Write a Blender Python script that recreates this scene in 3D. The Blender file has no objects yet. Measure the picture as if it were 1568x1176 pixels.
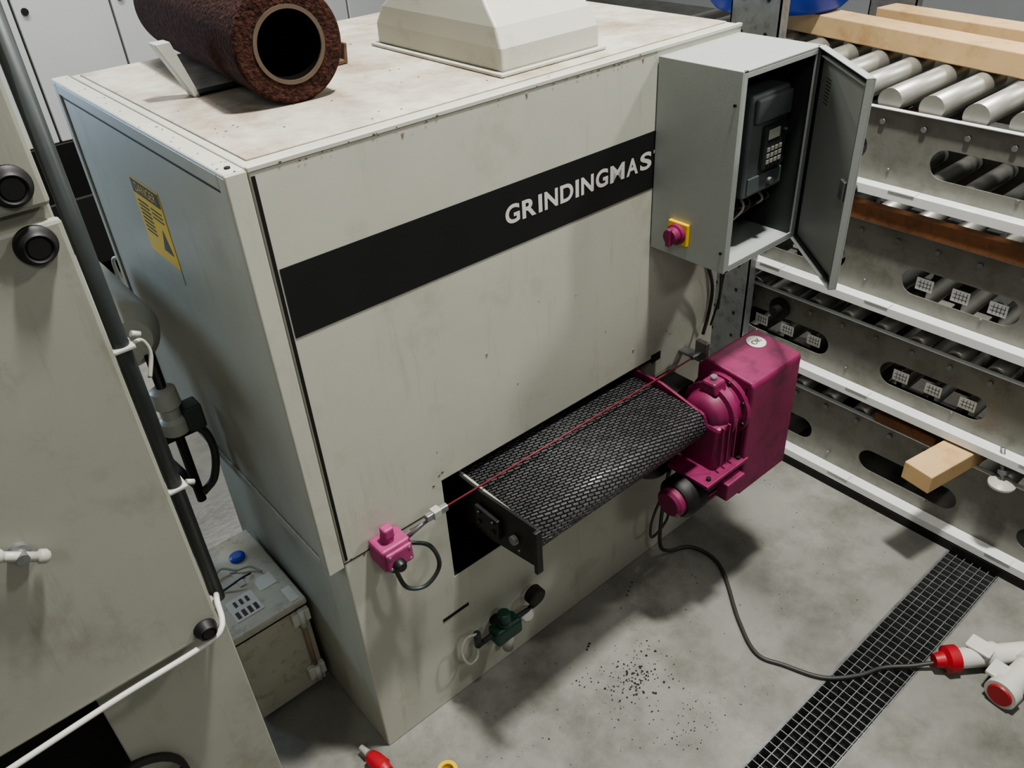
import bpy, bmesh, math, random
from mathutils import Matrix, Vector
random.seed(4)
S=bpy.context.scene
def lin(c):
    return tuple((v/255/12.92 if v/255<=.04045 else ((v/255+.055)/1.055)**2.4) for v in c)
def mat(name,col,rough=.5,metal=0,var=.12,scale=6,bump=0,bscale=60,dark=None,dthr=(.55,.75),spec=.5,coat=0,streak=0):
    m=bpy.data.materials.new(name);m.use_nodes=True
    nt=m.node_tree;N=nt.nodes;Lk=nt.links
    b=N["Principled BSDF"]
    geo=N.new("ShaderNodeNewGeometry")
    no=N.new("ShaderNodeTexNoise");no.inputs["Scale"].default_value=scale;no.inputs["Detail"].default_value=8;no.inputs["Roughness"].default_value=.65
    Lk.new(geo.outputs["Position"],no.inputs["Vector"])
    cr=N.new("ShaderNodeValToRGB")
    c=lin(col)
    cr.color_ramp.elements[0].position=.3;cr.color_ramp.elements[1].position=.7
    cr.color_ramp.elements[0].color=(*[v*(1-var) for v in c],1)
    cr.color_ramp.elements[1].color=(*[min(1,v*(1+var*.6)) for v in c],1)
    Lk.new(no.outputs[0],cr.inputs[0])
    out=cr.outputs[0]
    def overlay(out,vec,sc,thr,colr,amt=1):
        n2=N.new("ShaderNodeTexNoise");n2.inputs["Scale"].default_value=sc;n2.inputs["Detail"].default_value=10;n2.inputs["Roughness"].default_value=.7
        Lk.new(vec,n2.inputs["Vector"])
        r2=N.new("ShaderNodeValToRGB");r2.color_ramp.elements[0].position=thr[0];r2.color_ramp.elements[1].position=thr[1]
        r2.color_ramp.elements[1].color=(amt,amt,amt,1)
        Lk.new(n2.outputs[0],r2.inputs[0])
        mx=N.new("ShaderNodeMix");mx.data_type='RGBA'
        Lk.new(r2.outputs[0],mx.inputs[0]);Lk.new(out,mx.inputs[6]);mx.inputs[7].default_value=(*lin(colr),1)
        return mx.outputs[2]
    if dark: out=overlay(out,geo.outputs["Position"],scale*1.7,dthr,dark)
    if streak:
        mp=N.new("ShaderNodeMapping");mp.inputs["Scale"].default_value=(1,1,.12);Lk.new(geo.outputs["Position"],mp.inputs[0])
        out=overlay(out,mp.outputs[0],22,(.56,.78),(112,104,86),streak)
    Lk.new(out,b.inputs["Base Color"])
    b.inputs["Roughness"].default_value=rough;b.inputs["Metallic"].default_value=metal
    b.inputs["Specular IOR Level"].default_value=spec
    b.inputs["Coat Weight"].default_value=coat
    if bump:
        n3=N.new("ShaderNodeTexNoise");n3.inputs["Scale"].default_value=bscale;n3.inputs["Detail"].default_value=4
        Lk.new(geo.outputs["Position"],n3.inputs["Vector"])
        bp=N.new("ShaderNodeBump");bp.inputs["Strength"].default_value=bump;bp.inputs["Distance"].default_value=.01
        Lk.new(n3.outputs[0],bp.inputs["Height"]);Lk.new(bp.outputs[0],b.inputs["Normal"])
    return m
M=dict(
 paint=mat("machine_paint",(180,181,168),.5,0,.07,2.2,dark=(146,141,122),dthr=(.54,.86),streak=.35),
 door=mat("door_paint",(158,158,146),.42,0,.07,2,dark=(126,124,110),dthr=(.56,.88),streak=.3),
 top=mat("dusty_top_paint",(188,186,172),.6,0,.08,3,dark=(136,116,96),dthr=(.40,.7)),
 hood=mat("hood_paint",(184,184,172),.5,0,.05,3,dark=(148,140,122),dthr=(.56,.86)),
 cab=mat("enclosure_paint",(158,163,158),.45,0,.04,3,bump=.05,bscale=300),
 lcab=mat("press_paint",(154,155,143),.45,0,.07,3,dark=(120,117,102),dthr=(.52,.84),streak=.4),
 blk=mat("black_stripe",(27,28,29),.45,0,.15,5),
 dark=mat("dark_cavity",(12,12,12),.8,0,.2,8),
 rub=mat("black_rubber",(22,22,22),.55,0,.2,20),
 white=mat("white_plastic",(200,200,192),.5,0,.06,20),
 tagw=mat("tag_white",(225,226,222),.5,0,.03,20),
 mag=mat("magenta_paint",(124,36,78),.5,0,.22,9,dark=(64,28,44),dthr=(.5,.78)),
 pink=mat("pink_paint",(158,62,110),.55,0,.15,20,dark=(96,50,72),dthr=(.55,.8)),
 steel=mat("galvanised_steel",(150,152,152),.45,.7,.18,14,dark=(100,100,98),dthr=(.5,.8)),
 gratem=mat("grate_steel",(128,130,128),.5,.5,.25,14,dark=(70,70,66),dthr=(.5,.8)),
 plate=mat("rack_plate_steel",(136,136,128),.48,.4,.14,5,dark=(102,97,86),dthr=(.48,.8)),
 rail=mat("white_rail_steel",(224,226,224),.4,.1,.06,8),
 roll=mat("roller_steel",(166,166,158),.42,.6,.15,10),
 dsteel=mat("dark_steel",(52,52,50),.5,.6,.25,20),
 pipe=mat("pipe_grey",(62,67,67),.45,.3,.2,10),
 wood=mat("pale_timber",(200,170,126),.65,0,.14,4,dark=(168,126,82),dthr=(.52,.75)),
 wood2=mat("brown_timber",(134,90,58),.65,0,.25,8,dark=(86,58,38),dthr=(.5,.7)),
 chipc=mat("exposed_rust",(92,74,58),.8,0,.3,40),
 rust=mat("abrasive_brown",(74,48,40),.95,0,.35,50,bump=1.0,bscale=110,dark=(34,25,21),dthr=(.42,.62),spec=.15),
 core=mat("brush_core_tube",(88,74,62),.85,0,.15,20),
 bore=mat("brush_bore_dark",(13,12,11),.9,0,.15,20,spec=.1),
 tan=mat("tan_steel",(150,128,108),.8,0,.15,20),
 blue=mat("blue_plastic",(28,66,180),.4,0,.08,5),
 yel=mat("yellow_plastic",(218,180,36),.45,0,.06,10),
 red=mat("red_plastic",(168,34,44),.45,0,.1,10),
 grn=mat("green_valve",(25,62,50),.4,0,.15,20),
 cord=mat("red_cord",(118,42,52),.6,0,.1,60),
 cable=mat("grey_cable",(58,58,54),.5,0,.1,20),
 vfd=mat("drive_plastic",(104,110,110),.5,0,.1,10),
 inner_dark=mat("enclosure_inner_dark",(58,64,61),.5,0,.1,10),  # enclosure's inner shade put into the colour; plain dark grey elsewhere
 tank=mat("tank_paint",(168,169,160),.4,0,.1,8),
 wall=mat("wall_paint",(180,184,186),.7,0,.05,1),
 bgc=mat("background_cabinet_paint",(190,194,194),.5,0,.04,1),
 box=mat("junction_box_paint",(182,180,164),.5,0,.1,12,dark=(126,120,102),dthr=(.54,.8),streak=.4),
 floor=mat("concrete_floor",(134,134,127),.27,0,.2,1.6,bump=.1,bscale=30,dark=(86,84,77),dthr=(.46,.78)),
)
def brick():
    m=bpy.data.materials.new("belt_rubber");m.use_nodes=True;nt=m.node_tree;N=nt.nodes;L=nt.links
    b=N["Principled BSDF"];uv=N.new("ShaderNodeUVMap");uv.uv_map="UVMap"
    mp=N.new("ShaderNodeMapping");mp.inputs["Rotation"].default_value=(0,0,math.radians(-14))
    L.new(uv.outputs[0],mp.inputs[0])
    wv=N.new("ShaderNodeTexNoise");wv.inputs["Scale"].default_value=14;L.new(mp.outputs[0],wv.inputs["Vector"])
    sc=N.new("ShaderNodeVectorMath");sc.operation='MULTIPLY_ADD';sc.inputs[1].default_value=(.006,.006,0)
    L.new(wv.outputs["Color"],sc.inputs[0]);L.new(mp.outputs[0],sc.inputs[2])
    br=N.new("ShaderNodeTexBrick");br.inputs["Scale"].default_value=1
    br.inputs["Brick Width"].default_value=.023;br.inputs["Row Height"].default_value=.0105
    br.inputs["Mortar Size"].default_value=.0030;br.inputs["Mortar Smooth"].default_value=1.0
    br.inputs["Color1"].default_value=(.11,.113,.116,1);br.inputs["Color2"].default_value=(.065,.065,.067,1);br.inputs["Mortar"].default_value=(.006,.006,.006,1)
    L.new(sc.outputs[0],br.inputs["Vector"]);L.new(br.outputs["Color"],b.inputs["Base Color"])
    inv=N.new("ShaderNodeMath");inv.operation='SUBTRACT';inv.inputs[0].default_value=1;L.new(br.outputs["Fac"],inv.inputs[1])
    bp=N.new("ShaderNodeBump");bp.inputs["Strength"].default_value=1;bp.inputs["Distance"].default_value=.007
    L.new(inv.outputs[0],bp.inputs["Height"]);L.new(bp.outputs[0],b.inputs["Normal"])
    b.inputs["Roughness"].default_value=.34
    return m
M['belt']=brick()

def root(name,loc=(0,0,0)):
    e=bpy.data.objects.new(name,None);e.empty_display_size=.1;S.collection.objects.link(e);e.location=loc
    return e
def par_(o,par):
    if par:
        o.parent=par;o.matrix_parent_inverse=Matrix.Translation(par.location).inverted()
def fin(bm,name,m,par=None,smooth=False,bev=0,seg=2,mw=None):
    me=bpy.data.meshes.new(name);bmesh.ops.recalc_face_normals(bm,faces=bm.faces);bm.to_mesh(me);bm.free()
    o=bpy.data.objects.new(name,me);S.collection.objects.link(o)
    if m: me.materials.append(M[m] if isinstance(m,str) else m)
    if smooth:
        for p in me.polygons:p.use_smooth=True
    if bev:
        b=o.modifiers.new("b","BEVEL");b.width=bev;b.segments=seg;b.limit_method='ANGLE';b.angle_limit=.6
    if mw is not None:o.matrix_world=mw
    par_(o,par)
    return o
def addbox(bm,x0,x1,y0,y1,z0,z1):
    v=[bm.verts.new(p) for p in [(x0,y0,z0),(x1,y0,z0),(x1,y1,z0),(x0,y1,z0),(x0,y0,z1),(x1,y0,z1),(x1,y1,z1),(x0,y1,z1)]]
    for f in [(0,3,2,1),(4,5,6,7),(0,1,5,4),(1,2,6,5),(2,3,7,6),(3,0,4,7)]: bm.faces.new([v[i] for i in f])
def box(name,x0,x1,y0,y1,z0,z1,m,par=None,bev=.003,mw=None):
    bm=bmesh.new();addbox(bm,x0,x1,y0,y1,z0,z1);return fin(bm,name,m,par,bev=bev,mw=mw)
def boxes(name,L,m,par=None,bev=0,mw=None):
    bm=bmesh.new()
    for l in L:addbox(bm,*l)
    return fin(bm,name,m,par,bev=bev,mw=mw)
def frame(a,b):
    a=Vector(a);b=Vector(b);d=(b-a).normalized()
    u=d.orthogonal().normalized();return a,b,d,u,d.cross(u)
def addcyl(bm,a,b,r,r2=None,n=28,caps=True):
    a,b,d,u,w=frame(a,b);r2=r if r2 is None else r2
    A=[bm.verts.new(a+(u*math.cos(t)+w*math.sin(t))*r) for t in [2*math.pi*i/n for i in range(n)]]
    B=[bm.verts.new(b+(u*math.cos(t)+w*math.sin(t))*r2) for t in [2*math.pi*i/n for i in range(n)]]
    for i in range(n):
        f=bm.faces.new([A[i],A[(i+1)%n],B[(i+1)%n],B[i]]);f.smooth=True
    if caps: bm.faces.new(A);bm.faces.new(B)
def cyl(name,a,b,r,m,par=None,r2=None,n=28,bev=0):
    bm=bmesh.new();addcyl(bm,a,b,r,r2,n);return fin(bm,name,m,par,bev=bev)
def lathe(name,a,d,prof,m,par=None,n=32,closed=False,cap0=True):
    a=Vector(a);d=Vector(d).normalized();u=d.orthogonal().normalized();w=d.cross(u)
    bm=bmesh.new();R=[]
    for (s,r) in prof:
        R.append([bm.verts.new(a+d*s+(u*math.cos(2*math.pi*i/n)+w*math.sin(2*math.pi*i/n))*max(r,1e-4)) for i in range(n)])
    pr=list(zip(R[:-1],R[1:]))
    if closed: pr.append((R[-1],R[0]))
    for A,B in pr:
        for i in range(n): bm.faces.new([A[i],A[(i+1)%n],B[(i+1)%n],B[i]])
    if not closed:
        if cap0: bm.faces.new(R[0])
        bm.faces.new(R[-1])
    o=fin(bm,name,m,par)
    for p in o.data.polygons:p.use_smooth=len(p.vertices)==4
    e=o.modifiers.new("e","EDGE_SPLIT");e.split_angle=.7
    return o
def crom(P,k=10):
    P=[Vector(p) for p in P];Q=[2*P[0]-P[1]]+P+[2*P[-1]-P[-2]];out=[]
    for i in range(1,len(Q)-2):
        for j in range(k):
            t=j/k;a,b,c,d=Q[i-1],Q[i],Q[i+1],Q[i+2]
            out.append(.5*((2*b)+(c-a)*t+(2*a-5*b+4*c-d)*t*t+(3*b-3*c+d-a)*t**3))
    out.append(P[-1]);return out
def sweep(name,P,r,m,par=None,k=10,n=10,corr=0,straight=False):
    pts=[Vector(p) for p in P] if straight else crom(P,k)
    bm=bmesh.new();rings=[];u=None
    for i,p in enumerate(pts):
        d=(pts[min(i+1,len(pts)-1)]-pts[max(i-1,0)]).normalized()
        u=d.orthogonal().normalized() if u is None else (u-d*u.dot(d)).normalized()
        w=d.cross(u);rr=r*(1+corr*(i%2))
        rings.append([bm.verts.new(p+(u*math.cos(2*math.pi*j/n)+w*math.sin(2*math.pi*j/n))*rr) for j in range(n)])
    for A,B in zip(rings[:-1],rings[1:]):
        for j in range(n): bm.faces.new([A[j],A[(j+1)%n],B[(j+1)%n],B[j]])
    bm.faces.new(rings[0]);bm.faces.new(rings[-1])
    return fin(bm,name,m,par,smooth=True)
def prism(name,poly,a0,a1,axis,m,par=None,bev=.002):
    bm=bmesh.new()
    def P(q,a):
        return {'x':(a,q[0],q[1]),'y':(q[0],a,q[1]),'z':(q[0],q[1],a)}[axis]
    A=[bm.verts.new(P(q,a0)) for q in poly];B=[bm.verts.new(P(q,a1)) for q in poly]
    n=len(poly);bm.faces.new(A);bm.faces.new(B)
    for i in range(n): bm.faces.new([A[i],A[(i+1)%n],B[(i+1)%n],B[i]])
    return fin(bm,name,m,par,bev=bev)
def text(name,body,mw,width,m,par,height=None,off=.0,sp=1.0):
    cu=bpy.data.curves.new(name,"FONT");cu.body=body;cu.size=1;cu.offset=off;cu.space_character=sp
    t=bpy.data.objects.new(name+"_tmp",cu);S.collection.objects.link(t);bpy.context.view_layer.update()
    me=bpy.data.meshes.new_from_object(t.evaluated_get(bpy.context.evaluated_depsgraph_get()))
    bpy.data.objects.remove(t)
    xs=[v.co.x for v in me.vertices];ys=[v.co.y for v in me.vertices]
    sx=width/(max(xs)-min(xs));sy=height/(max(ys)-min(ys)) if height else sx
    x0=min(xs);y0=min(ys)
    for v in me.vertices: v.co.x=(v.co.x-x0)*sx;v.co.y=(v.co.y-y0)*sy
    me.name=name;me.materials.clear();me.materials.append(M[m])
    o=bpy.data.objects.new(name,me);S.collection.objects.link(o);o.matrix_world=mw
    par_(o,par);return o
def MF(x,y,z):
    return Matrix.Translation((x,y,z))@Matrix.Rotation(math.pi/2,4,'X')
def ML(x,y,z):
    return Matrix.Translation((x,y,z))@Matrix.Rotation(-math.pi/2,4,'Z')@Matrix.Rotation(math.pi/2,4,'X')

# ---------------- room ----------------
bm=bmesh.new()
xs=[-7,-.6,2.10,10];ys=[-6,-.985,-.79,10]
V=[[bm.verts.new((x,y,0)) for y in ys] for x in xs]
for i in range(3):
    for j in range(3):
        if (i,j)!=(1,1): bm.faces.new([V[i][j],V[i+1][j],V[i+1][j+1],V[i][j+1]])
D=[bm.verts.new((x,y,-.12)) for x,y in [(-.6,-.985),(2.10,-.985),(2.10,-.79),(-.6,-.79)]]
T=[V[1][1],V[2][1],V[2][2],V[1][2]]
for i in range(4): bm.faces.new([T[i],T[(i+1)%4],D[(i+1)%4],D[i]])
bm.faces.new(D)
fin(bm,"floor","floor")
box("wall_back",-7,10,8.6,8.8,0,4.5,"wall",bev=0)
box("wall_right",9.8,10,-6,8.6,0,4.5,"wall",bev=0)
GR=root("floor_drain_grate",(.75,-.89,0))
L=[]
for i in range(7):
    y=-.975+.0295*i+.0005;L.append((-.59,2.09,y-.0014,y+.0014,-.03,-.001))
x=-.58
while x<2.09: L.append((x-.0014,x+.0014,-.98,-.795,-.028,-.002));x+=.0295
L+= [(-.6,2.1,-.985,-.979,-.12,.001),(-.6,2.1,-.796,-.79,-.12,.001)]
boxes("grate_bars",L,"gratem",GR)
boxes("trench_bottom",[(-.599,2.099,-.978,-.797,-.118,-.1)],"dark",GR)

# ---------------- grinding machine ----------------
G=root("grinding_machine",(.75,.5,0))
W=1.512;H=1.9;DP=1.09
bm=bmesh.new()
xs=[0,.33,1.215,W];zs=[0,.54,.92,H]
V=[[bm.verts.new((x,0,z)) for z in zs] for x in xs]
for i in range(3):
    for j in range(3):
        if (i,j)!=(1,1): bm.faces.new([V[i][j],V[i+1][j],V[i+1][j+1],V[i][j+1]])
hole=[V[1][1],V[2][1],V[2][2],V[1][2]]
hb=[bm.verts.new((v.co.x,.8,v.co.z)) for v in hole]
for i in range(4): bm.faces.new([hole[i],hole[(i+1)%4],hb[(i+1)%4],hb[i]])
bm.faces.new(hb)
pf=[(.90,0),(.90,.83),(DP,.83),(DP,H)]
for xi in (0,3):
    x=xs[xi]
    c=[V[xi][3],V[xi][2],V[xi][1],V[xi][0]]+[bm.verts.new((x,p,q)) for p,q in pf]
    bm.faces.new(c)
    if xi==0:C0=c
    else:C1=c
def q(i,j): bm.faces.new([C0[i],C0[j],C1[j],C1[i]])
bm.faces.new([V[0][0],V[1][0],V[2][0],V[3][0],C1[4],C0[4]])
q(4,5);q(5,6);q(6,7)
bm.faces.new([V[0][3],V[1][3],V[2][3],V[3][3],C1[7],C0[7]])
o=fin(bm,"shell","paint",G,bev=.004)
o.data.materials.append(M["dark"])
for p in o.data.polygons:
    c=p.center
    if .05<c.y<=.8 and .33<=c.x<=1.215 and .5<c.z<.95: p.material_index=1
box("top_sheet",.02,W-.01,.045,DP-.02,H,H+.004,"top",G,bev=.002)
box("top_front_lip",0,W,-.002,.012,H-.006,H+.003,"hood",G,bev=.001)
DY=1.10
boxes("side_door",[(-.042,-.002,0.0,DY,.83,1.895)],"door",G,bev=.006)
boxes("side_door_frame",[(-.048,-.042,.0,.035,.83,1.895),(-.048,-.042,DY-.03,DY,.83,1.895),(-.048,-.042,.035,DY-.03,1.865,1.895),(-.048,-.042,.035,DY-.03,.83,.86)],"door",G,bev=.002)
box("side_door_top_frame",-.048,-.004,.0,DY,1.893,1.902,"paint",G,bev=.003)
boxes("side_door_seam",[(-.0425,-.0418,.04,.046,.87,1.855),(-.0425,-.0418,.04,DY-.04,1.853,1.858)],"dark",G)
box("door_front_edge",-.048,-.004,-.006,.0,.83,1.90,"paint",G,bev=.002)
cyl("door_top_screw",(-.025,.03,1.900),(-.025,.03,1.905),.006,"dark",G)
boxes("front_seams",[(.004,.012,-.0015,0,.845,1.885),(0.0,.33,-.001,0,.835,.838)],"dark",G)
sweep("door_handle",[(-.03,DY,1.20),(-.05,DY+.035,1.21),(-.05,DY+.04,1.28),(-.05,DY+.035,1.35),(-.03,DY,1.36)],.006,"tank",G,k=6)
box("front_stripe",.016,1.5,-.0015,.0,1.522,1.686,"blk",G,bev=0)
# individually set wide letters
LT=root("tmp");xx=.612
for i,ch in enumerate("GRINDINGMASTER"):
    w_=.0125 if ch=="I" else (.056 if ch=="M" else .0465)
    text("letter_%d"%(i+1),ch,MF(xx,-.0022,1.585),w_,"white",G,height=.048 if ch not in "GS" else .050,off=.03)
    xx+=w_+.0082
bpy.data.objects.remove(LT)
Y_=lambda y:.47+(y-.58)*.19/.22
Z_=lambda z:1.50+(z-1.42)*.24/.295
XS=-.0435
box("sticker_sheet",XS,-.042,Y_(.58),Y_(.80),Z_(1.47),Z_(1.715),"yel",G,bev=0)
box("sticker_header",XS-.0006,XS,Y_(.585),Y_(.795),Z_(1.665),Z_(1.71),"blk",G,bev=0)
text("sticker_header_text","DANGER",ML(XS-.001,Y_(.77),Z_(1.674)),.14,"yel",G,height=.024)
prism("sticker_symbol",[(Y_(.67),Z_(1.51)),(Y_(.60),Z_(1.51)),(Y_(.635),Z_(1.585))],XS-.0006,XS,'x',"blk",G,bev=0)
boxes("sticker_lines",[(XS-.0006,XS,Y_(.70),Y_(.78),Z_(1.64-.014*i),Z_(1.646-.014*i)) for i in range(8)]+[(XS-.0006,XS,Y_(.60),Y_(.68),Z_(1.64-.014*i),Z_(1.645-.014*i)) for i in range(3)],"blk",G)
box("sticker_clear_part",XS,-.042,Y_(.58),Y_(.80),Z_(1.42),Z_(1.47),"lcab",G,bev=0)
box("vent_slot",.265,.365,-.0015,0,.380,.392,"dark",G,bev=0)
boxes("opening_corner_notch",[(1.19,1.235,-.002,0,.905,.935)],"dark",G)
bm=bmesh.new()
for (x,z) in [(.35,1.88),(.70,1.885),(1.10,1.885),(.52,1.25),(1.1,1.0)]: addcyl(bm,(x,-.002,z),(x,.002,z),.0035,n=10)
fin(bm,"front_screws","tan",G)
def flake(bm,c,u,v,nrm,s):
    c=Vector(c);u=Vector(u);v=Vector(v);n=random.choice([5,6,7]);t0=random.random()*6
    A=[bm.verts.new(c+nrm*.0006+(u*math.cos(t0+6.283*i/n)*random.uniform(.5,1.2)*1.5+v*math.sin(t0+6.283*i/n)*random.uniform(.5,1))*s) for i in range(n)]
    bm.faces.new(A)
bm=bmesh.new();ny=Vector((0,-1,0));nz=Vector((0,0,1))
for i in range(34):
    x=random.uniform(.02,1.15);flake(bm,(x,-.0022,H-random.uniform(.002,.012)),(1,0,0),(0,0,1),ny,random.uniform(.001,.003))
for i in range(26):
    flake(bm,(random.uniform(.05,1.45),-.0004,random.choice([random.uniform(.15,.5),random.uniform(.95,1.45)])),(1,0,0),(0,0,1),ny,random.uniform(.0008,.002))
for (x,z) in [(.335,.95),(.322,.945),(.30,.92),(1.28,.98),(1.26,1.0),(.02,.84),(.06,.83)]: flake(bm,(x,-.0004,z),(1,0,0),(0,0,1),ny,.0035)
for i in range(26):
    flake(bm,(random.uniform(-.046,-.01),random.uniform(0,DY),1.9025),(1,0,0),(0,1,0),nz,random.uniform(.001,.0028))
for i in range(60):
    flake(bm,(random.uniform(.05,1.0),random.gauss(.25,.15) if random.random()<.7 else random.uniform(.06,1.0),H+.0042),(1,0,0),(0,1,0),nz,random.uniform(.001,.0035))
fin(bm,"paint_chips","chipc",G)

HD=root("extraction_hood",(.88,.38,H))
box("hood_flange",.702,1.058,.09,.665,H+.0052,H+.013,"hood",HD,bev=.002)
secs=[(1.912,.717,1.046,.104,.65),(1.965,.717,1.046,.106,.648),(2.01,.724,1.040,.13,.62),(2.05,.735,1.03,.175,.565),(2.10,.75,1.015,.225,.52),(2.2,.77,.995,.275,.475),(2.35,.79,.975,.29,.46)]
bm=bmesh.new();R=[]
for z,x0,x1,y0,y1 in secs: R.append([bm.verts.new(p) for p in [(x0,y0,z),(x1,y0,z),(x1,y1,z),(x0,y1,z)]])
for A,B in zip(R[:-1],R[1:]):
    for i in range(4):bm.faces.new([A[i],A[(i+1)%4],B[(i+1)%4],B[i]])
bm.faces.new(R[0]);bm.faces.new(R[-1])
fin(bm,"hood_body","hood",HD,bev=.006,seg=2)
lathe("hood_duct",(.882,.375,2.34),(0,0,1),[(0,.075),(.25,.075)],"hood",HD)

B=root("abrasive_brush_roller",(.28,.32,2.03))
a=Vector((.282,.306,2.030));d=Vector((.09,1,0)).normalized()
lathe("brush_sleeve",a,d,[(.0,.082),(.0,.120),(.006,.126),(.80,.126),(.81,.118),(.81,.082)],"rust",B,n=64,closed=True)
lathe("brush_core",a,d,[(-.003,.074),(-.003,.083),(.813,.083),(.813,.074)],"core",B,n=48,closed=True)
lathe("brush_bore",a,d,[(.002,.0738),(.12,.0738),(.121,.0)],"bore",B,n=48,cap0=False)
Cc=root("roller_cradle",(.35,.6,1.9))
prism("cradle_left_wall",[(.135,1.905),(.150,1.905),(.112,2.035),(.075,2.035)],.56,.60,'y',"tank",Cc)
box("cradle_base",.135,.55,.56,.60,1.905,1.912,"dark",Cc)
prism("cradle_right_wall",[(.47,1.905),(.55,1.905),(.555,1.955),(.548,1.955),(.54,1.915),(.47,1.915)],.54,.61,'y',"chipc",Cc)

# conveyor + drive
CV=root("belt_conveyor",(.77,-.1,.83))
zc,r,yc=.828,.057,-.235
prof=[(.6,zc+r)]+[(yc+ -math.sin(t)*r, zc+math.cos(t)*r) for t in [math.pi*i/16 for i in range(17)]]+[(.6,zc-r)]
bm=bmesh.new();uvl=bm.loops.layers.uv.new("UVMap")
s=0;S_=[0]
for p0,p1 in zip(prof[:-1],prof[1:]): s+=math.dist(p0,p1);S_.append(s)
A=[bm.verts.new((.415,y,z)) for y,z in prof];Bv=[bm.verts.new((1.118,y,z)) for y,z in prof]
for i in range(len(prof)-1):
    f=bm.faces.new([A[i],A[i+1],Bv[i+1],Bv[i]]);f.smooth=True
    for l,uvv in zip(f.loops,[(0,S_[i]),(0,S_[i+1]),(.703,S_[i+1]),(.703,S_[i])]): l[uvl].uv=uvv
me=bpy.data.meshes.new("belt");bm.to_mesh(me);bm.free();me.materials.append(M["belt"])
o=bpy.data.objects.new("belt",me);S.collection.objects.link(o);sm=o.modifiers.new("s","SOLIDIFY");sm.thickness=.004
par_(o,CV)
prism("side_plate",[(.5,.77),(-.13,.745),(-.325,.785),(-.325,.925),(-.315,.925),(-.10,.905),(.5,.905)],.388,.398,'x',"dsteel",CV)
box("side_plate_end_flange",.375,.398,-.335,-.322,.775,.925,"dsteel",CV)
prism("side_plate_right",[(.5,.77),(-.13,.765),(-.27,.79),(-.29,.83),(-.27,.87),(-.10,.905),(.5,.905)],1.126,1.136,'x',"mag",CV)
lathe("nose_roller",(.40,yc,zc),(1,0,0),[(0,.05),(.72,.05)],"dsteel",CV)
cyl("roller_shaft",(.376,yc,zc),(1.28,yc,zc),.014,"steel",CV)
box("bearing_block",.372,.388,-.18,-.08,.79,.86,"dsteel",CV)
bm=bmesh.new()
for (y,z) in [(-.16,.81),(-.10,.81),(-.16,.845),(-.10,.845),(-.27,.82)]: addcyl(bm,(.365,y,z),(.374,y,z),.007,n=6)
fin(bm,"bearing_bolts","dsteel",CV)
boxes("edge_strip",[(.398,.413,-.21,.3,.868,.893)],"lcab",CV,bev=.002)
GB=CV
prism("chain_guard",[(-.355,.515),(-.145,.515),(-.145,.945),(-.175,.978),(-.345,.962),(-.355,.95)],1.25,1.505,'x',"mag",GB,bev=.006)
boxes("guard_seams",[(1.248,1.251,-.335,-.331,.53,.94)],"blk",GB)
cyl("guard_decal",(1.44,-.225,.9735),(1.44,-.22526,.9765),.032,"white",GB)
text("guard_decal_text","OK",Matrix.Translation((1.42,-.235,.9768))@Matrix.Rotation(math.radians(5.4),4,'X'),.04,"grn",GB)
lathe("reducer_flange",(1.252,-.25,.845),(-1,0,0),[(0,.108),(.018,.108),(.019,.09),(.05,.088),(.055,.098),(.07,.098),(.072,.08),(.10,.070),(.115,.052),(.117,.03),(.125,.03)],"mag",GB)
prism("reducer_neck",[(-.335,.84),(-.165,.84),(-.175,.66),(-.325,.66)],1.13,1.235,'x',"mag",GB,bev=.014)
prism("reducer_top_boss",[(-.285,.92),(-.215,.92),(-.225,.962),(-.275,.962)],1.165,1.22,'x',"mag",GB,bev=.008)
cyl("reducer_breather",(1.192,-.25,.96),(1.192,-.25,.975),.010,"steel",GB)
boxes("reducer_ribs",[(1.135,1.141,-.345,-.335,.7,.85),(1.165,1.171,-.345,-.335,.7,.85),(1.2,1.206,-.345,-.335,.7,.85)],"mag",GB,bev=.001)
bm=bmesh.new()
for t in range(8):
    c_,s_=math.cos(t*math.pi/4+.3),math.sin(t*math.pi/4+.3)
    addcyl(bm,(1.245,-.25+.098*c_,.845+.098*s_),(1.228,-.25+.098*c_,.845+.098*s_),.007,n=6)
for (x_,y_) in [(1.09,-.34),(1.09,-.18),(1.24,-.34)]: addcyl(bm,(x_,y_,.67),(x_,y_,.68),.008,n=6)
fin(bm,"flange_bolts","dsteel",GB)
box("motor_foot_plate",1.06,1.27,-.36,-.16,.655,.67,"mag",GB,bev=.003)
box("torque_arm",1.14,1.25,-.15,-.05,.80,.84,"dsteel",GB,bev=.004)
boxes("linking_bracket",[(1.136,1.25,-.135,-.03,.86,.868),(1.136,1.15,-.135,-.03,.80,.868)],"dsteel",GB,bev=.002)
lathe("motor_body",(1.30,-.27,.585),(-1,0,0),[(0,.05),(.0,.07),(.05,.07),(.055,.060),(.20,.060),(.202,.07),(.27,.07),(.285,.058),(.286,.0)],"rub",GB)
bm=bmesh.new()
for i in range(20):
    t=2*math.pi*i/20;c_,s_=math.cos(t),math.sin(t)
    a_=Vector((1.105,-.27+c_*.064,.585+s_*.064));b_=Vector((1.245,-.27+c_*.064,.585+s_*.064))
    addcyl(bm,a_,b_,.0035,n=6)
fin(bm,"motor_fins","mag",GB)
lathe("motor_cap",(1.03,-.27,.585),(-1,0,0),[(0,.052),(.035,.05),(.045,.04),(.046,0)],"mag",GB)
box("terminal_box",1.15,1.24,-.375,-.33,.56,.63,"mag",GB,bev=.005)
lathe("fan_disc",(1.04,-.14,.66),(-.7,-.7,0),[(0,.065),(.02,.065),(.03,.05),(.032,.02)],"rub",GB)
box("mount_bracket",1.0,1.25,-.14,-.01,.62,.66,"dsteel",GB)

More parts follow.
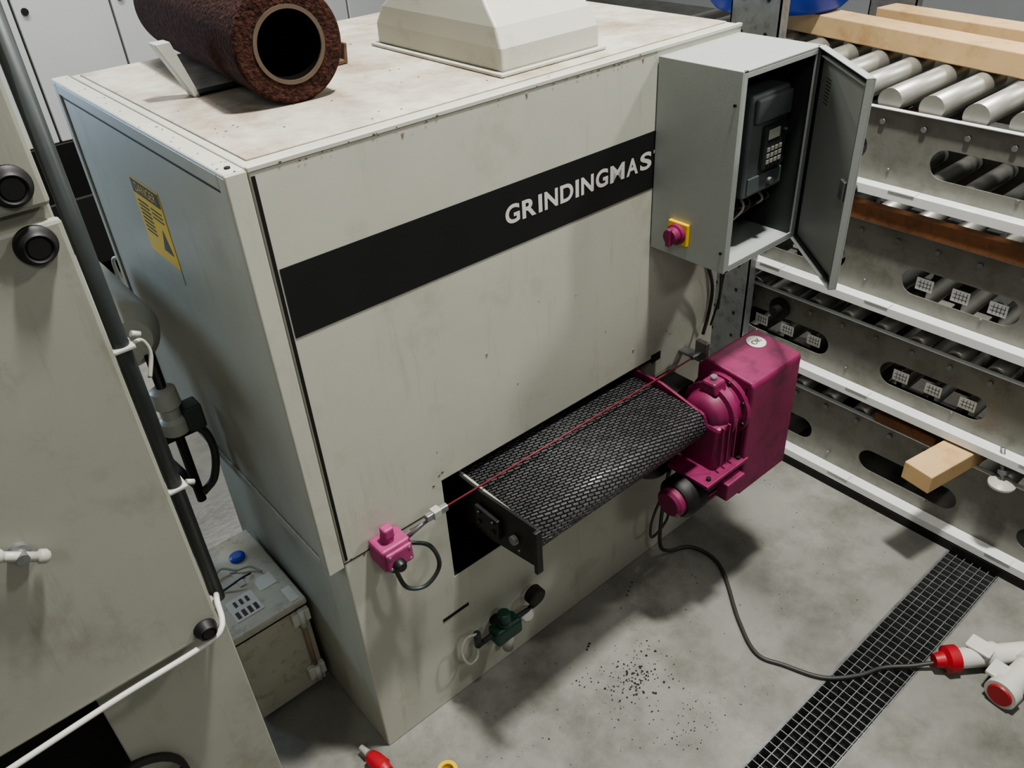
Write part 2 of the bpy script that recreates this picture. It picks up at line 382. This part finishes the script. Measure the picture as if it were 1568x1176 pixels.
# pull cord
PC=root("emergency_pull_cord",(.6,-.08,.9))
box("switch_body",.075,.165,-.075,-.002,.80,.875,"pink",PC,bev=.008)
box("switch_lid",.08,.16,-.088,-.074,.808,.868,"pink",PC,bev=.006)
bm=bmesh.new()
for (x_,z_) in [(.09,.818),(.15,.818),(.09,.858),(.15,.858)]: addcyl(bm,(x_,-.0895,z_),(x_,-.086,z_),.0045,n=10)
fin(bm,"lid_screws","steel",PC)
lathe("switch_button",(.115,-.04,.873),(0,0,1),[(0,.018),(.02,.018),(.026,.014)],"pink",PC)
box("reset_lever",.10,.13,-.06,-.03,.89,.925,"pink",PC,bev=.006)
lathe("switch_gland",(.12,-.04,.80),(0,0,-1),[(0,.02),(.02,.02),(.022,.015),(.04,.015)],"blk",PC)
lathe("gland_front",(.11,-.088,.825),(0,-1,0),[(0,.018),(.012,.018),(.02,.013)],"blk",PC)
cyl("cord_eye",(.165,-.06,.865),(.225,-.078,.903),.006,"steel",PC)
box("cord_clamp",.215,.285,-.09,-.072,.902,.922,"steel",PC,bev=.003)
box("cord_clamp_block",.235,.26,-.094,-.068,.898,.926,"tank",PC,bev=.003)
sweep("cord",[(.28,-.081,.912),(1.34,-.081,.910)],.0029,"cord",PC,straight=True)
cyl("wire_end",(.165,-.079,.905),(.34,-.081,.912),.0024,"steel",PC)
box("anchor_bracket",1.33,1.37,-.10,-.002,.885,.895,"steel",PC)
box("anchor_plate",1.34,1.36,-.105,-.06,.885,.955,"steel",PC)
cyl("anchor_bolt",(1.30,-.081,.912),(1.40,-.081,.912),.008,"steel",PC)
pts=crom([(.165,-.04,.83),(.22,-.07,.80),(.235,-.08,.72),(.19,-.07,.665),(.14,-.05,.68),(.12,-.04,.76)],24)
sweep("flex_conduit",pts,.0052,"pipe",PC,straight=True,corr=.3)

RG=root("air_regulator",(.47,-.04,.25))
cyl("filter_bowl",(.46,-.06,.215),(.46,-.06,.14),.024,"tank",RG,r2=.018)
box("regulator_body",.405,.51,-.085,-.03,.205,.27,"grn",RG,bev=.01)
lathe("regulator_knob",(.455,-.06,.268),(0,0,1),[(0,.026),(.012,.026),(.014,.021),(.05,.021),(.055,.016)],"grn",RG)
gd=Vector((-.3,-.6,.5)).normalized();g0=Vector((.56,-.04,.215))
lathe("pressure_gauge",g0,gd,[(0,.024),(.02,.024),(.022,.026),(.026,.024)],"tank",RG)
cyl("gauge_face",g0+gd*.0262,g0+gd*.027,.020,"white",RG)
cyl("regulator_pipe",(.35,-.05,.24),(.60,-.05,.24),.009,"pipe",RG)
lathe("knob_black",(.60,-.03,.275),(0,-1,0),[(0,.034),(.03,.034),(.035,.025)],"dsteel",RG)
cyl("inlet_elbow",(.35,-.05,.24),(.35,-.05,.30),.012,"pipe",RG)
cyl("mount_stub",(.455,-.04,.24),(.455,-.001,.24),.02,"blk",RG)
sweep("air_hose",[(.35,-.05,.295),(.31,-.05,.31),(.285,-.05,.26),(.30,-.06,.20),(.34,-.05,.19),(.36,-.03,.24)],.0045,"tank",RG)

# ---------------- control cabinet ----------------
EC=root("electrical_enclosure",(1.33,-.14,1.6))
x0,x1,y0,y1,z0,z1=1.157,1.497,-.269,-.004,1.34,1.882;t=.006
boxes("enclosure_shell",[(x0,x0+t,y0,y1,z0,z1),(x1-t,x1,y0,y1,z0,z1),(x0+t,x1-t,y0,y1,z1-t,z1),(x0+t,x1-t,y0,y1,z0,z0+t),(x0+t,x1-t,y1-t,y1,z0+t,z1-t),
 (x0+t,x0+.022,y0,y0+t,z0,z1),(x1-.022,x1-t,y0,y0+t,z0,z1),(x0+.02,x1-.02,y0,y0+t,z1-.02,z1-t),(x0+.02,x1-.02,y0,y0+t,z0+t,z0+.02)],"cab",EC,bev=.0015)
box("mounting_plate",x0+.02,x1-.02,-.03,-.02,z0+.03,z1-.03,"inner_dark",EC)
boxes("inner_shade_sheets",[(x0+t,x0+t+.002,y0+.01,-.03,z0+t,z1-t),(x1-t-.002,x1-t,y0+.01,-.03,z0+t,z1-t)],"inner_dark",EC)  # dark sheets over the side walls paint in the interior shade
box("frequency_drive",1.29,1.462,-.215,-.03,1.50,1.785,"vfd",EC,bev=.008)
box("drive_cover_top",1.30,1.455,-.230,-.215,1.71,1.775,"vfd",EC,bev=.006)
box("drive_cover_lower",1.30,1.455,-.222,-.215,1.51,1.56,"vfd",EC,bev=.006)
box("drive_keypad",1.345,1.44,-.232,-.215,1.575,1.695,"inner_dark",EC,bev=.004)
box("keypad_display",1.355,1.405,-.234,-.231,1.658,1.685,"tank",EC,bev=.001)
boxes("keypad_buttons",[(1.355+.018*i,1.367+.018*i,-.2345,-.231,1.59+.017*j,1.602+.017*j) for i in range(4) for j in range(3)],"tank",EC,bev=.001)
lathe("keypad_dial",(1.425,-.232,1.67),(0,-1,0),[(0,.008),(.012,.007)],"rub",EC)
lathe("drive_knob",(1.39,-.215,1.535),(0,-1,0),[(0,.011),(.02,.009)],"steel",EC)
boxes("drive_vents",[(1.2888,1.2902,-.19,-.07,1.53+.02*i,1.536+.02*i) for i in range(11)],"dark",EC)
for i in range(6):
    sweep("wire_%d"%i,[(1.33+.025*i,-.12,1.50),(1.32+.03*i,-.18,1.45),(1.24+.05*i,-.15+.02*i,1.38),(1.21+.05*i,-.10,1.348)],.004,["rub","tank","chipc"][i%3],EC)
boxes("terminal_strip",[(1.20+.012*i,1.21+.012*i,-.06,-.03,1.44,1.48) for i in range(7)],"tank",EC,bev=.001)
hx,hy=1.497,-.272;wd=.335
mw=Matrix.Translation((hx,hy,0))@Matrix.Rotation(math.radians(51),4,'Z')
boxes("enclosure_door",[(-wd,0,-.004,0,z0,z1),(-wd,-wd+.003,0,.018,z0,z1),(-.003,0,0,.018,z0,z1),(-wd,0,0,.018,z1-.003,z1),(-wd,0,0,.018,z0,z0+.003),(-wd+.02,-wd+.023,0,.012,z0+.02,z1-.02),(-wd+.02,-.02,0,.012,z1-.023,z1-.02)],"cab",EC,bev=.001,mw=mw)
boxes("door_gasket",[(-wd+.008,-wd+.014,0,.008,z0+.01,z1-.01),(-.014,-.008,0,.008,z0+.01,z1-.01),(-wd+.01,-.01,0,.008,z1-.014,z1-.008),(-wd+.01,-.01,0,.008,z0+.008,z0+.014)],"rub",EC,mw=mw)
boxes("door_label",[(-.09,-.05,.0,.0008,1.74,1.82)],"tank",EC,mw=mw)
boxes("door_label_print",[(-.087,-.053,.0008,.0012,1.812-.009*i,1.814-.009*i) for i in range(8)],"pipe",EC,mw=mw)
boxes("door_latch",[(-.32,-.29,0,.02,1.58,1.63)],"steel",EC,bev=.002,mw=mw)
lathe("door_lock",mw@Vector((-.305,-.004,1.605)),mw.to_3x3()@Vector((0,-1,0)),[(0,.014),(.014,.012)],"rub",EC)
box("switch_plate",x0-.012,x0,-.145,-.075,1.385,1.452,"yel",EC,bev=.003)
lathe("rotary_switch",(x0-.012,-.11,1.418),(-1,0,0),[(0,.030),(.012,.030),(.014,.024),(.035,.022)],"mag",EC)
box("switch_handle",x0-.055,x0-.04,-.118,-.102,1.392,1.444,"mag",EC,bev=.003)
bm=bmesh.new()
for (y,z) in [(-.255,1.80),(-.255,1.40)]: addcyl(bm,(x0-.004,y,z),(x0,y,z),.004,n=12)
fin(bm,"enclosure_screws","dark",EC)
sweep("enclosure_cable",[(1.32,-.08,1.342),(1.35,-.07,1.25),(1.42,-.05,1.12),(1.44,-.03,1.0),(1.42,-.03,.93)],.006,"cable",EC)
sweep("enclosure_cable_thin",[(1.38,-.10,1.342),(1.40,-.09,1.22),(1.45,-.06,1.08),(1.46,-.03,.95)],.004,"cable",EC)
sweep("conduit_top",[(1.46,-.06,1.342),(1.49,-.05,1.25),(1.50,-.03,1.1),(1.49,-.03,1.0)],.005,"pipe",EC)

PW=root("power_cable",(1.3,-.5,0))
sweep("cable",[(1.20,-.10,.50),(1.19,-.09,.33),(1.20,-.08,.12),(1.27,-.07,.02),(1.361,-.115,.008),(1.36,-.25,.007),(1.204,-.45,.007),(1.13,-.58,.007),(1.158,-.671,.007),(1.209,-.787,.009),(1.30,-.86,.009),(1.384,-.898,.009),(1.45,-.96,.02),(1.505,-1.01,.035)],.0072,"cable",PW,n=12)
sweep("cable_loop",[(1.18,-.10,.42),(1.12,-.10,.30),(1.14,-.09,.20),(1.22,-.09,.24),(1.20,-.10,.36)],.005,"cable",PW)
dv=(.80,-.59,0)
lathe("plug_red",(1.50,-1.006,.047),dv,[(0,.012),(.0,.022),(.03,.028),(.04,.045),(.075,.045),(.08,.034)],"red",PW)
lathe("plug_grey",(1.56,-1.052,.047),dv,[(0,.033),(.10,.034),(.11,.044),(.13,.044),(.135,.035),(.24,.034)],"white",PW)
boxes("plug_lid",[(1.60,1.66,-1.13,-1.05,.078,.09)],"white",PW,bev=.004)
lathe("socket_red",(1.515,-1.205,.051),(.9,-.1,0),[(0,.02),(0,.036),(.012,.04)],"red",PW)
lathe("socket_grey",(1.522,-1.206,.051),(.9,-.1,0),[(0,.05),(.04,.05),(.045,.042),(.16,.04),(.165,.05),(.18,.05),(.3,.03)],"white",PW)
boxes("socket_lid",[(1.55,1.62,-1.20,-1.14,.07,.085)],"white",PW,bev=.004)
P2=root("red_power_plug",(-.06,-.05,0))
lathe("plug_body",(-.07,-.005,.031),(.15,-.9,0),[(0,.02),(.02,.026),(.06,.028),(.065,.022),(.085,.018)],"red",P2)
lathe("plug_tip",(-.07,.005,.031),(-.15,.9,0),[(0,.012),(.02,.010),(.035,.009)],"tank",P2)
lathe("yellow_tape_ring",(.085,-.20,.0),(0,0,1),[(0,.02),(0,.032),(.02,.032),(.02,.02)],"yel",None,closed=True)

bm=bmesh.new()
def chip(x,y,s):
    n=random.choice([3,4,5]);t0=random.random()*6
    A=[bm.verts.new((x+s*random.uniform(.6,1.1)*math.cos(t0+2*math.pi*i/n),y+s*random.uniform(.5,1)*math.sin(t0+2*math.pi*i/n),.0005)) for i in range(n)]
    B=[bm.verts.new((v.co.x*.9+x*.1,v.co.y*.9+y*.1,s*.7)) for v in A]
    bm.faces.new(A);bm.faces.new(B)
    for i in range(n):bm.faces.new([A[i],A[(i+1)%n],B[(i+1)%n],B[i]])
for i in range(90):
    chip(.745+random.gauss(0,.05),-.365+random.gauss(0,.035),random.uniform(.002,.0062))
for i in range(150):
    chip(.75+random.gauss(0,.09),-.35+random.gauss(0,.065),random.uniform(.0012,.004))
for i in range(80):
    chip(.74+random.gauss(0,.07),-.60+random.gauss(0,.035),random.uniform(.001,.0035))
for i in range(140):
    chip(random.uniform(.15,1.9),random.uniform(-.75,-.05),random.uniform(.001,.003))
for i in range(4): chip(1.0+.02*i,-.1+.01*i,.004)
for i in range(3): chip(.72+.012*i,-.17+.006*i,.006)
fin(bm,"rubber_debris","rub")

# ---------------- left foreground machine ----------------
LC=root("press_machine_cabinet",(-.9,0,1.1))
box("cabinet_body",-1.5,-.37,-.195,.35,1.085,2.35,"lcab",LC,bev=.004)
box("main_cover",-1.5,-.366,-.215,-.196,1.095,1.985,"lcab",LC,bev=.007)
box("upper_cover",-1.5,-.370,-.215,-.196,2.005,2.35,"lcab",LC,bev=.007)
box("lower_body",-.62,-.345,-.15,.15,0,1.085,"lcab",LC,bev=.003)
box("lower_back",-1.5,-.62,.05,.15,0,1.085,"dark",LC,bev=0)
lathe("hand_wheel",(-.64,-.155,.71),(0,-1,0),[(0,.10),(0,.112),(.015,.112),(.015,.10)],"rub",LC,closed=True)
boxes("wheel_spokes",[(-.745,-.535,-.168,-.16,.704,.716)],"rub",LC)
cyl("wheel_hub",(-.64,-.15,.71),(-.64,-.18,.71),.02,"rub",LC)
for i,(x,z) in enumerate([(-.412,2.045),(-.41,1.958),(-.397,1.118)]):
    rr=.029 if i<2 else .023
    lathe("rubber_knob_%d"%(i+1),(x,-.215,z),(0,-1,0),[(0,rr),(.006,rr),(.010,rr*.86),(.018,rr*.82),(.022,rr*.68),(.019,rr*.55),(.021,rr*.5),(.021,0)],"rub",LC)
lathe("latch_base",(-.607,-.215,1.49),(0,-1,0),[(0,.016),(.01,.016),(.012,.01),(.03,.01)],"steel",LC)
cyl("latch_bar",(-.64,-.235,1.515),(-.585,-.235,1.475),.0085,"tank",LC)
lathe("latch_ball_a",(-.645,-.235,1.518),(.8,0,-.5),[(0,.006),(.005,.012),(.015,.012),(.02,.008)],"tank",LC)
lathe("latch_ball_b",(-.59,-.235,1.479),(.8,0,-.5),[(0,.006),(.005,.012),(.015,.012),(.02,.008)],"tank",LC)
cyl("vertical_conduit",(-.333,-.10,1.06),(-.333,-.10,2.4),.0145,"pipe",LC,n=20)
sweep("white_cable",[(-1.4,-.228,1.035),(-.9,-.228,1.065),(-.6,-.226,1.083),(-.42,-.226,1.087),(-.368,-.22,1.10),(-.35,-.17,1.12),(-.34,-.13,1.10)],.006,"white",LC)
boxes("conduit_clamps",[(-.352,-.314,-.12,-.08,z,z+.007) for z in (1.38,1.7)],"tank",LC,bev=.002)
bm=bmesh.new()
for z in (1.38,1.72): addcyl(bm,(-.312,-.10,z),(-.298,-.10,z-.008),.006,n=10)
fin(bm,"clamp_ends","tank",LC)
sweep("small_tube",[(-.318,-.1,1.70),(-.295,-.08,1.69),(-.288,-.08,1.66),(-.305,-.09,1.62)],.004,"tank",LC)

JB=root("junction_box",(-.13,.55,0))
box("box_body",-.262,-.02,.352,.76,.02,.40,"box",JB,bev=.006)
box("box_lid",-.268,-.014,.345,.77,.40,.425,"box",JB,bev=.006)
for i,(xx,zz) in enumerate([(-.05,.37),(-.05,.10)]):
    box("hinge_%d"%i,xx-.03,xx+.03,.328,.352,zz-.025,zz+.025,"white",JB,bev=.004)
    cyl("hinge_pin_%d"%i,(xx,.328,zz-.035),(xx,.328,zz+.035),.011,"white",JB)
cyl("hinge_rod",(-.05,.333,.12),(-.05,.333,.36),.007,"tan",JB)
lathe("blue_button",(-.10,.66,.425),(0,0,1),[(0,.026),(.008,.026),(.014,.016)],"blue",JB)
boxes("paper_labels",[(-.22,-.13,.40,.50,.4255,.4265),(-.11,-.05,.47,.53,.4255,.4262),(-.06,-.03,.36,.43,.4255,.4262)],"white",JB)
boxes("label_print",[(-.212+.02*i,-.20+.02*i,.41,.44,.4266,.4272) for i in range(4)]+[(-.20+.02*i,-.19+.02*i,.46,.485,.4266,.4272) for i in range(3)],"blk",JB)
boxes("torn_tape",[(-.2,-.12,.56,.585,.4255,.428),(-.15,-.13,.53,.62,.4255,.429)],"tank",JB)
sweep("loose_wire",[(-.22,.60,.43),(-.17,.63,.445),(-.13,.60,.435),(-.09,.58,.44),(-.07,.54,.431)],.004,"tank",JB)
sweep("loose_wire_b",[(-.2,.55,.43),(-.14,.54,.45),(-.10,.56,.43)],.003,"dsteel",JB)
boxes("lid_seam",[(-.2685,-.0135,.3445,.7705,.398,.401)],"dark",JB)
boxes("box_feet",[(-.25,-.2,.37,.42,0,.02),(-.08,-.03,.37,.42,0,.02),(-.25,-.2,.70,.75,0,.02),(-.08,-.03,.70,.75,0,.02)],"dsteel",JB)

AU=root("compressor_unit",(-.17,.9,0))
lathe("tank_cylinder",(-.185,.62,1.33),(0,1,0),[(0,.03),(.0,.06),(.03,.09),(.06,.1),(.45,.1),(.5,.07),(.51,.0)],"tank",AU)
cyl("stand_post",(-.17,.88,0),(-.17,.88,1.25),.03,"dsteel",AU)
box("stand_foot",-.27,-.08,.80,.98,0,.015,"dsteel",AU)
cyl("drop_pipe",(-.15,.62,1.28),(-.15,.62,.75),.014,"dsteel",AU)
lathe("valve_body",(-.15,.62,1.17),(0,0,-1),[(0,.02),(.01,.035),(.06,.038),(.07,.028),(.10,.028),(.11,.04),(.15,.04),(.16,.02)],"tank",AU)
box("valve_coil",-.125,-.075,.57,.63,1.02,1.10,"inner_dark",AU,bev=.006)
sweep("hose",[(-.11,.60,1.03),(-.08,.60,.98),(-.075,.60,.90),(-.10,.60,.82),(-.14,.61,.78)],.012,"cable",AU)
cyl("cross_pipe",(-.30,.62,1.0),(-.09,.62,1.0),.012,"dsteel",AU)
cyl("return_pipe",(-.17,.88,.80),(-.15,.62,.80),.012,"dsteel",AU)

# ---------------- background ----------------
BC=root("background_cabinets",(0,7,0))
for i in range(11):
    xx=-3+i*.82
    box("cabinet_%d"%i,xx,xx+.80,7.2,7.8,.12,2.6,"bgc",BC,bev=.01)
    lathe("lock_%d"%i,(xx+.08,7.2,1.25),(0,-1,0),[(0,.03),(.02,.03)],"blk",BC)
box("plinth",-3,6.0,7.25,7.75,0,.12,"dark",BC)
BK=root("black_pallet_box",(1,5.2,0))
boxes("box_walls",[(.1,1.6,4.1,4.14,.1,.58),(.1,1.6,5.4,5.44,.1,.58),(.1,.14,4.14,5.4,.1,.58),(1.56,1.6,4.14,5.4,.1,.58),(.1,1.6,4.1,5.44,.1,.14)],"dark",BK)
boxes("box_runners",[(.1,.22,4.1,5.44,0,.1),(.8,.92,4.1,5.44,0,.1),(1.48,1.6,4.1,5.44,0,.1)],"dark",BK)

# ---------------- roller rack ----------------
RK=root("roller_conveyor_rack",(2.4,-.9,0))
YE,YS=1.15,-2.6
levels=[(1.31,1.56),(.89,1.17),(.50,.77),(.07,.38)]
def plate(name,xw,z0,z1,holes):
    cu=bpy.data.curves.new(name,"CURVE");cu.dimensions='2D';cu.fill_mode='BOTH';cu.extrude=.0025
    def spl(pts):
        s=cu.splines.new('POLY');s.points.add(len(pts)-1);s.use_cyclic_u=True
        for p,q_ in zip(s.points,pts):p.co=(q_[0],q_[1],0,1)
    spl([(YS,z0),(YE,z0),(YE,z1),(YS,z1)])
    for (cy,cz,l,h) in holes:
        r_=h/2;pts=[]
        for i in range(13): t=-math.pi/2+math.pi*i/12;pts.append((cy+l/2-r_+math.cos(t)*r_,cz+math.sin(t)*r_))
        for i in range(13): t=math.pi/2+math.pi*i/12;pts.append((cy-l/2+r_+math.cos(t)*r_,cz+math.sin(t)*r_))
        spl(pts)
    t_=bpy.data.objects.new("t",cu);S.collection.objects.link(t_);bpy.context.view_layer.update()
    me=bpy.data.meshes.new_from_object(t_.evaluated_get(bpy.context.evaluated_depsgraph_get()));bpy.data.objects.remove(t_)
    me.name=name;me.materials.clear();me.materials.append(M["plate"])
    o=bpy.data.objects.new(name,me);S.collection.objects.link(o)
    o.matrix_world=Matrix(((0,0,1,xw),(1,0,0,0),(0,1,0,0),(0,0,0,1)))
    par_(o,RK)
XR=2.12;XB=2.98
bolts=bmesh.new();rl=bmesh.new();tags=[]
for k,(z0,z1) in enumerate(levels):
    hs=[(-.55+.62*j,z0+.105,.40,.10) for j in range(-3,3)]
    hs=[h for h in hs if h[0]+h[2]/2<YE-.02 and h[0]-h[2]/2>YS+.02]
    plate("front_plate_%d"%(k+1),XR,z0,z1,hs);plate("back_plate_%d"%(k+1),XB,z0,z1,hs)
    boxes("rail_%d"%(k+1),[(XR-.055,XR-.003,YS,YE,z0-.006,z0),(XR-.057,XR-.053,YS,YE,z0-.03,z0+.003),(XR-.02,XR+.0,YS,YE,z1-.002,z1+.002)],"rail",RK,bev=.001)
    y=YE-.06
    while y>YS+.05:
        zz=z1+.018 if k==0 else z1-.03
        addcyl(rl,(XR+.01,y,zz),(XB-.01,y,zz),.041 if k==0 else .036,n=20);y-=.14
    y=YE-.06;i=0
    while y>YS+.05:
        addcyl(bolts,(XR-.012,y,z1-.045),(XR-.002,y,z1-.045),.010,n=6)
        if i%3==0: addcyl(bolts,(XR-.010,y-.05,z0+.05),(XR-.002,y-.05,z0+.05),.006,n=8)
        y-=.14;i+=1
    boxes("rail_tabs_%d"%(k+1),[(XR-.06,XR-.02,yy,yy+.09,z0+.001,z0+.006) for yy in (-.35,-1.0,.1)],"rail",RK,bev=.001)
    if k in (1,2):
        for h in hs:
            for j in (-1,0,1): tags.append((h[0]+j*.125-.03,h[0]+j*.125+.03,z0+.072,z0+.118))
boxes("label_tags",[(XR+.016,XR+.018,a_,b_,c_,d_) for a_,b_,c_,d_ in tags],"tagw",RK)
boxes("tag_print",[(XR+.0152,XR+.016,a_+.008+.012*i,a_+.0095+.012*i,c_+.006,d_-.006) for a_,b_,c_,d_ in tags for i in range(4)]+[(XR+.0152,XR+.016,a_+.006,b_-.006,c_+.014+.014*i,c_+.0155+.014*i) for a_,b_,c_,d_ in tags for i in range(2)],"pipe",RK)
boxes("tag_brackets",[(XR+.018,XR+.024,a_+.02,a_+.04,c_-.07,d_) for a_,b_,c_,d_ in tags],"dsteel",RK)
boxes("tag_shelf",[(XR,XR+.08,YS,YE,z0-.004,z0+.012) for z0,_ in levels[1:3]],"dsteel",RK)
fin(rl,"rollers","roll",RK);fin(bolts,"plate_bolts","steel",RK)
for nm,yy in (("a",.21),("b",-2.5)):
    bm=bmesh.new()
    for x_ in (2.02,XB-.0):
        addbox(bm,x_,x_+.006,yy,yy+.20,0,2.2)
        addbox(bm,x_,x_+.05,yy+.195,yy+.20,0,2.2);addbox(bm,x_,x_+.05,yy,yy+.005,0,2.2)
    fin(bm,"post_"+nm,"steel",RK)
bm=bmesh.new()
z=.1
while z<2.15:
    for yy in (.26,.36): addcyl(bm,(2.0185,yy,z),(2.021,yy,z),.007,n=10)
    z+=.11
fin(bm,"post_holes","dark",RK)
boxes("post_links",[(2.02,XR,.38,.40,z0,z0+.06) for z0,_ in levels]+[(2.02,XR,-2.5,-2.48,z0,z0+.06) for z0,_ in levels],"steel",RK)
boxes("rack_cross_beams",[(XR,XB,yy,yy+.04,z0,z0+.04) for z0,_ in levels for yy in (-.1,-1.4,.3)],"dsteel",RK)
boxes("bottom_channel",[(XR-.06,XR-.01,YS,YE,.0,.035)],"dsteel",RK)
lathe("sprocket",(2.11,.10,.70),(-1,0,0),[(0,.045),(.012,.045),(.014,.02),(.05,.02)],"dsteel",RK,n=16)
lathe("sprocket_b",(2.11,.26,.70),(-1,0,0),[(0,.035),(.012,.035),(.014,.02),(.05,.02)],"dsteel",RK,n=16)

TB=root("timber_beams",(2.6,-.7,1.62))
ang=-math.atan(.20)
mw=Matrix.Translation((2.533,0,1.622))@Matrix.Rotation(ang,4,'Z')
box("beam_front",0,.13,-2.2,.62,0,.078,"wood",TB,bev=.004,mw=mw)
mw2=Matrix.Translation((2.78,0,1.622))@Matrix.Rotation(ang*.8,4,'Z')
box("beam_rear",0,.12,-2.0,.30,0,.085,"wood",TB,bev=.004,mw=mw2)
T2=root("timber_strip",(2.14,-.7,1.17))
box("strip_upper",2.085,2.125,-2.2,.1,1.175,1.235,"wood2",T2,bev=.003)
T3=root("timber_strip",(2.14,-.6,.40))
box("strip_lower",2.10,2.14,-.62,-.38,.385,.425,"wood2",T3,bev=.003)
T4=root("timber_block",(2.0,-.7,.4))
mw=Matrix.Translation((2.0,-.70,.42))@Matrix.Rotation(math.radians(-10),4,'Z')
box("block",-.15,.25,-.055,.055,-.035,.04,"wood",T4,bev=.004,mw=mw)
LF=root("levelling_foot",(2.09,-.86,.386))
lathe("foot_disc",(2.07,-.88,.386),(0,0,1),[(0,.045),(.008,.045),(.018,.03),(.022,.014)],"tank",LF)
cyl("foot_stem",(2.07,-.88,.40),(2.09,-.84,.52),.008,"steel",LF)
lathe("foot_nut",(2.073,-.873,.43),(.15,.3,1),[(0,.018),(.015,.018)],"steel",LF,n=6)
BT=root("blue_tub",(2.72,.66,1.7))
lathe("tub",(2.70,.67,1.705),(0,0,1),[(0,.26),(.02,.28),(.30,.32),(.31,.35),(.33,.35),(.33,.31),(.04,.27),(.03,0)],"blue",BT,n=48)
PS=root("stacked_pallets",(5.5,2,0))
boxes("pallet_boards",[(4.6,6.2,1.4+.2*i,1.55+.2*i,z,z+.03) for i in range(6) for z in (.12,.30,.48)]+[(4.6+.7*j,4.75+.7*j,1.4,2.55,z,z+.1) for j in range(3) for z in (.02,.2,.38)],"wood2",PS)
FR=root("steel_profile_stack",(4.5,-.5,0))
boxes("profiles",[(3.9+.14*i,4.0+.14*i,-2.5,1.0,.05+.14*j,.15+.14*j) for i in range(5) for j in range(4)]+[(3.8,4.7,-2.0,-1.9,0,.05),(3.8,4.7,.4,.5,0,.05)],"steel",FR,bev=.004)

# ---------------- lights ----------------
def area(name,loc,tgt,sx,sy,p,col=(1,.98,.94),spread=None):
    l=bpy.data.lights.new(name,"AREA");l.shape='RECTANGLE';l.size=sx;l.size_y=sy;l.energy=p*.86;l.color=col
    if spread: l.spread=math.radians(spread)
    o=bpy.data.objects.new(name,l);S.collection.objects.link(o);o.location=loc
    o.rotation_euler=(Vector(tgt)-Vector(loc)).to_track_quat('-Z','Y').to_euler()
area("ceiling_lamp_main",(1.05,-.85,5.6),(1.0,-.6,0),.25,.4,400)
area("ceiling_lamp_left",(-3.0,-2.8,5.2),(.3,0,1),.5,1.4,42)
area("ceiling_lamp_front",(-.2,-5,5.0),(.6,0,1),1.2,.4,50)
area("ceiling_lamp_back",(1.2,3.6,5.6),(1,2,0),.5,1.6,110)
area("ceiling_lamp_right",(3.96,-2.57,5.1),(1,0,1),.25,.5,125)
area("ceiling_lamp_hall",(5.3,1.8,5.6),(3,0,0),.5,1.2,55)
area("blue_door_fill",(-1.15,2.7,2.0),(-.04,1.0,1.6),.7,.9,11,(.58,.76,1),90)  # area lamp added for the blue glow on the door's back part
area("ceiling_lamp_far",(1,5.6,5.2),(1,7.2,1),3,.5,300)
w=bpy.data.worlds.new("World");S.world=w;w.use_nodes=True
w.node_tree.nodes["Background"].inputs[0].default_value=(.96,.97,1,1);w.node_tree.nodes["Background"].inputs[1].default_value=.05
try: S.view_settings.look='AgX - Medium High Contrast'
except Exception: pass

cam=bpy.data.objects.new("camera",bpy.data.cameras.new("camera"));S.collection.objects.link(cam)
cam.location=(-.571,-1.471,2.416);cam.rotation_euler=(.964,.055,-.710)
cam.data.sensor_width=36;cam.data.lens=36*1253/1568;cam.data.clip_start=.02
S.camera=cam
